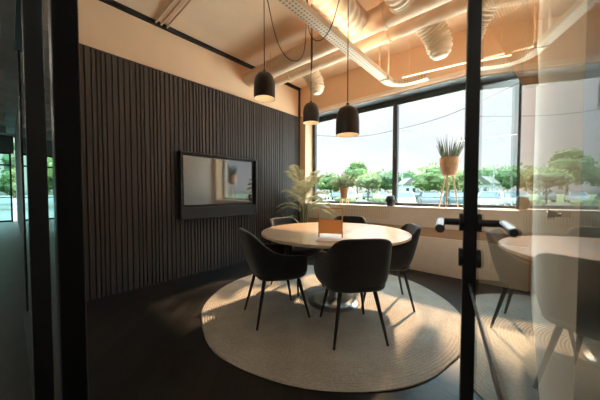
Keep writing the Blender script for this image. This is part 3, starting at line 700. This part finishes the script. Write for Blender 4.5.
for k, (x, y, h, w, lab) in enumerate(((-34, -3.5, 5, 5, 'leafy tree outside the far office window, widest one'), (-31, 0.6, 3.2, 2.6, 'low tree outside the far office window, nearest one'), (-44, 2.8, 8, 7, 'tall tree outside the far office window, farthest one'))):
    dpt = 30.0; r_ = tree(20+k, dpt, 200-(( (h+GZ-CH)/dpt - math.tan(PIT))*F_), w/dpt*F_, ['tree_b', 'tree_a', 'tree_c'][k], lab, xy=(x, y))
# added tree, crown out of view above the window head, shading the room's right side
sh = empty('added_shade_tree', (-1.10, 8.4, GZ)); tag(sh, 'slim tree added outside the window to cast shade, its trunk behind the door stile', 'tree')
b = MB(); b.tube([(0, 0, -0.1), (0.03, 0, 2.0), (0.15, -0.05, 4.4), (0.26, -0.1, 5.8)], [0.06, 0.05, 0.04, 0.015], 8); b.build('trunk', M['trunk'], sh, smooth=True)
b = MB(); rnd = random.Random(77)
for k in range(14):
    c = Vector((0.26+rnd.uniform(-0.42, 0.42), -0.1+rnd.uniform(-0.4, 0.4), 5.75+rnd.uniform(-0.42, 0.42))); b.blob(c, 0.27, 0.3, 1.3, 2)
    for j in range(30):
        d = Vector((rnd.gauss(0, 1), rnd.gauss(0, 1), rnd.gauss(0, 1))).normalized(); b.leaf(c+d*0.24, d, 0.16, 0.09, Vector((rnd.uniform(-1, 1), rnd.uniform(-1, 1), 1)))
b.build('crown', M['tree_b'], sh)
# clipped shrubs on the lawn
for k, (px, dpt, wpx, hh) in enumerate(((345, 27, 15, 0.75), (379, 29, 18, 0.65), (399, 28, 10, 0.6))):
    x, y = world_at(px, dpt); w = wpx/F_*dpt
    b = MB(); rnd = random.Random(k)
    for j in range(6): b.blob(((j-2.5)*w/6, rnd.uniform(-.2, .2), hh*0.5), hh*0.62, 0.3, 1.5, 2)
    o = b.build('garden_shrub', M['tree_d'], loc=(x, y, GZ+0.03)); o.rotation_euler = (0, 0, YAW)
    tag(o, ['low green shrub under the terracotta sill pot', 'long low green shrub left of the mullion', 'short low green shrub right beside the mullion'][k], 'shrub', 'low shrubs on the lawn')

# house
hx, hy = world_at(407, 74); hs = empty('house', (hx, hy, GZ), YAW); tag(hs, 'small white gabled house among the trees right of the mullion', 'house')
b = MB(); b.box((-2.0, -2.5, 0), (2.0, 2.5, 3.6)); b.build('walls', M['render'], hs)
b = MB(); v = [b.bm.verts.new(p) for p in ((-2.3, -2.8, 3.5), (2.3, -2.8, 3.5), (0, -2.8, 5.4), (-2.3, 2.8, 3.5), (2.3, 2.8, 3.5), (0, 2.8, 5.4))]
for f in ((0, 1, 2), (3, 5, 4), (0, 2, 5, 3), (1, 4, 5, 2), (0, 3, 4, 1)): b.face([v[i] for i in f])
b.build('roof', M['tile'], hs)
for sx in (-0.9, 0.9):
    b = MB(); b.box((sx-0.4, -2.53, 1.2), (sx+0.4, -2.49, 2.5)); b.build('window', M['carglass'], hs)
# street lamp
lx_, ly_ = world_at(402, 34); sl = empty('street_lamp', (lx_, ly_, GZ), YAW); tag(sl, 'tall grey street lamp in the car park right of the mullion', 'street lamp')
zt = z_at(131, 34)-GZ
b = MB(); b.tube([(0, 0, 0), (0, 0, zt)], [0.07, 0.04], 10); b.build('pole', M['pole'], sl)
b = MB(); b.box((-0.1, -0.12, zt-0.04), (1.0, 0.12, zt+0.06)); b.build('lamp_head', M['pole'], sl)

# parked cars
def make_car(paint):
    root = empty('parked_car', (0, 0, 0)); Lh, W = 2.1, 0.86
    prof = [(-Lh, 0.32), (-Lh-0.02, 0.62), (-Lh+0.08, 0.86), (-1.35, 0.95), (1.02, 0.92), (1.75, 0.80), (Lh-0.02, 0.66), (Lh, 0.34)]
    b = MB(); rows = []
    for f, inset in ((-1, 0.08), (-0.93, 0.0), (0.93, 0.0), (1, 0.08)):
        rows.append([(x*(1-inset*0.2), W*f, z-(inset*0.4 if z > 0.5 else 0)) for x, z in prof])
    vs = b.grid(rows, True); b.face(vs[0]); b.face(list(reversed(vs[-1])))
    b.build('body', M['car_'+paint], root, smooth=True, auto=40)
    b = MB(); gh = [(-1.85, 0.92), (-1.25, 1.38), (0.15, 1.42), (1.05, 0.92)]
    vs = b.grid([[(x, W*f*(0.93 if z < 1 else 0.76), z) for x, z in gh] for f in (-1, 1)], True); b.face(vs[0]); b.face(list(reversed(vs[-1]))); b.build('window_band', M['carglass'], root)
    b = MB(); b.box((-1.27, -W*0.74, 1.375), (0.17, W*0.74, 1.455))
    for x0, z0_, x1, z1_ in ((-1.85, .93, -1.25, 1.4), (-0.35, .93, -0.4, 1.42), (1.05, .93, 0.15, 1.42)):
        for s_ in (-1, 1): b.tube([(x0, s_*W*0.92, z0_), (x1, s_*W*0.76, z1_)], 0.045, 6)
    b.build('roof', M['car_'+paint], root)
    for x in (-1.3, 1.3):
        for s_ in (-1, 1):
            b = MB(); b.tube([(x, s_*0.66, 0.32), (x, s_*0.88, 0.32)], 0.32, 18); wh = b.build('wheel', M['tyre'], root, smooth=True, auto=40)
            b = MB(); b.tube([(x, s_*0.87, 0.32), (x, s_*0.892, 0.32)], 0.20, 14); b.build('hubcap', M['car_silver'], wh)
    return root
protos = {}
def car(px, depth, paint, yaw, label):
    x, y = world_at(px, depth)
    o = copy_tree(protos[paint]) if paint in protos else make_car(paint)
    protos.setdefault(paint, o); o.location = (x, y, GZ); o.rotation_euler = (0, 0, R(yaw)); tag(o, label, 'car', 'cars parked outside the window')
for c in [(404, 25, 'white', 112, 'white car in the front row just right of the mullion'),
          (429, 25, 'silver', 112, 'silver car in the front row second right of the mullion'),
          (455, 25, 'teal', 112, 'grey green car in the front row behind the tripod planter legs'),
          (480, 25, 'graphite', 112, 'dark car in the front row behind the door stile'),
          (505, 25, 'white', 112, 'white car in the front row beyond the door glass'),
          (531, 25, 'teal', 112, 'grey green car in the front row by the right end of the window'),
          (338, 48, 'silver', 112, 'silver car beyond the lawn behind the terracotta sill pot'),
          (353, 48, 'white', 112, 'white car beyond the lawn, first right of the terracotta pot'),
          (368, 48, 'silver', 112, 'silver car behind the trunk of the small round tree'),
          (383, 48, 'white', 112, 'white car beyond the lawn, right of the small round tree'),
          (398, 48, 'blue', 112, 'blue car beyond the lawn, hidden partly by the mullion'),
          (415, 38, 'graphite', 112, 'dark car in the back row under the white house'),
          (433, 38, 'silver', 112, 'silver car in the back row under the broad tree'),
          (451, 38, 'white', 112, 'white car in the back row behind the tripod planter'),
          (469, 38, 'blue', 112, 'blue car in the back row beside the door stile'),
          (496, 38, 'white', 112, 'white car in the back row beyond the door glass'),
          (323, 48, 'white', 112, 'white car beyond the lawn at the left edge of the window')]: car(*c)
# overhead cable outside, tied to the facade
b = MB(); b.tube(smooth_path([(WX0-0.1, 4.28, 2.36), (-2.4, 4.45, 2.22), (-1.6, 4.5, 2.25), (-0.8, 4.5, 2.36), (0.2, 4.28, 2.62)], 8), 0.004, 6)
tag(b.build('facade_cable', M['cord']), 'thin dark cable sagging across the window outside', 'cable')

# ------------------------------------------------------------------ light
w = bpy.data.worlds.new('sky'); SC.world = w; w.use_nodes = True
N, L = w.node_tree.nodes, w.node_tree.links
bg = N['Background']
tc = N.new('ShaderNodeTexCoord'); sp = N.new('ShaderNodeSeparateXYZ')
L.new(tc.outputs['Generated'], sp.inputs[0])
rp = N.new('ShaderNodeValToRGB'); e = rp.color_ramp.elements
e[0].position = 0.0; e[0].color = (0.30, 0.29, 0.27, 1)
e[1].position = 1.0; e[1].color = (6.6, 9.0, 10.0, 1)
for p, c in ((0.495, (0.30, 0.29, 0.27)), (0.505, (0.75, 0.72, 0.735)), (0.66, (0.73, 0.715, 0.735)), (0.74, (4.6, 6.0, 6.6))):
    q = e.new(p); q.color = (*c, 1)
ma = N.new('ShaderNodeMath'); ma.operation = 'MULTIPLY_ADD'; ma.inputs[1].default_value = 0.5; ma.inputs[2].default_value = 0.5
L.new(sp.outputs['Z'], ma.inputs[0]); L.new(ma.outputs[0], rp.inputs[0])
mp = N.new('ShaderNodeMapping'); mp.inputs['Scale'].default_value = (1.5, 1.5, 4)
nz = N.new('ShaderNodeTexNoise'); nz.inputs['Scale'].default_value = 2.0; nz.inputs['Detail'].default_value = 5
cr = N.new('ShaderNodeValToRGB'); cr.color_ramp.elements[0].position = 0.42; cr.color_ramp.elements[0].color = (0.78, 0.90, 0.97, 1); cr.color_ramp.elements[1].position = 0.58; cr.color_ramp.elements[1].color = (1, 1, 1, 1)
mx = N.new('ShaderNodeMix'); mx.data_type = 'RGBA'; mx.blend_type = 'MULTIPLY'; mx.inputs[0].default_value = 0.5
L.new(tc.outputs['Generated'], mp.inputs[0]); L.new(mp.outputs[0], nz.inputs['Vector']); L.new(nz.outputs['Fac'], cr.inputs[0])
L.new(rp.outputs[0], mx.inputs[6]); L.new(cr.outputs[0], mx.inputs[7]); L.new(mx.outputs[2], bg.inputs['Color'])
bg.inputs['Strength'].default_value = 1.0

sd = bpy.data.lights.new('sun', 'SUN'); sd.energy = 8.0; sd.color = (1.0, 0.63, 0.37); sd.angle = R(2.5)
so = bpy.data.objects.new('sun', sd); COL.objects.link(so)
el = R(38); azv = Vector((0.12, -1.0, 0)).normalized()
dirv = Vector((azv.x*math.cos(el), azv.y*math.cos(el), -math.sin(el)))
so.rotation_euler = dirv.to_track_quat('-Z', 'Y').to_euler(); so.location = (-2, 20, 15)

# ------------------------------------------------------------------ camera
cd = bpy.data.cameras.new('camera'); cam = bpy.data.objects.new('camera', cd); COL.objects.link(cam)
cd.sensor_width = 36; cd.lens = F_*36/600; cd.clip_start = 0.01; cd.clip_end = 500
cam.location = (0, 0, CH); cam.rotation_euler = (R(90)+PIT, 0, YAW)
cd.dof.use_dof = True; cd.dof.focus_distance = 3.0; cd.dof.aperture_fstop = 4.0
SC.camera = cam

vs_ = SC.view_settings
vs_.view_transform = 'Standard'; vs_.look = 'None'; vs_.exposure = 0.68; vs_.gamma = 1.0
vs_.use_curve_mapping = False
cy = SC.cycles
cy.max_bounces = 14; cy.diffuse_bounces = 8; cy.glossy_bounces = 8; cy.transparent_max_bounces = 24; cy.use_denoising = True
cy.sample_clamp_indirect = 4.0
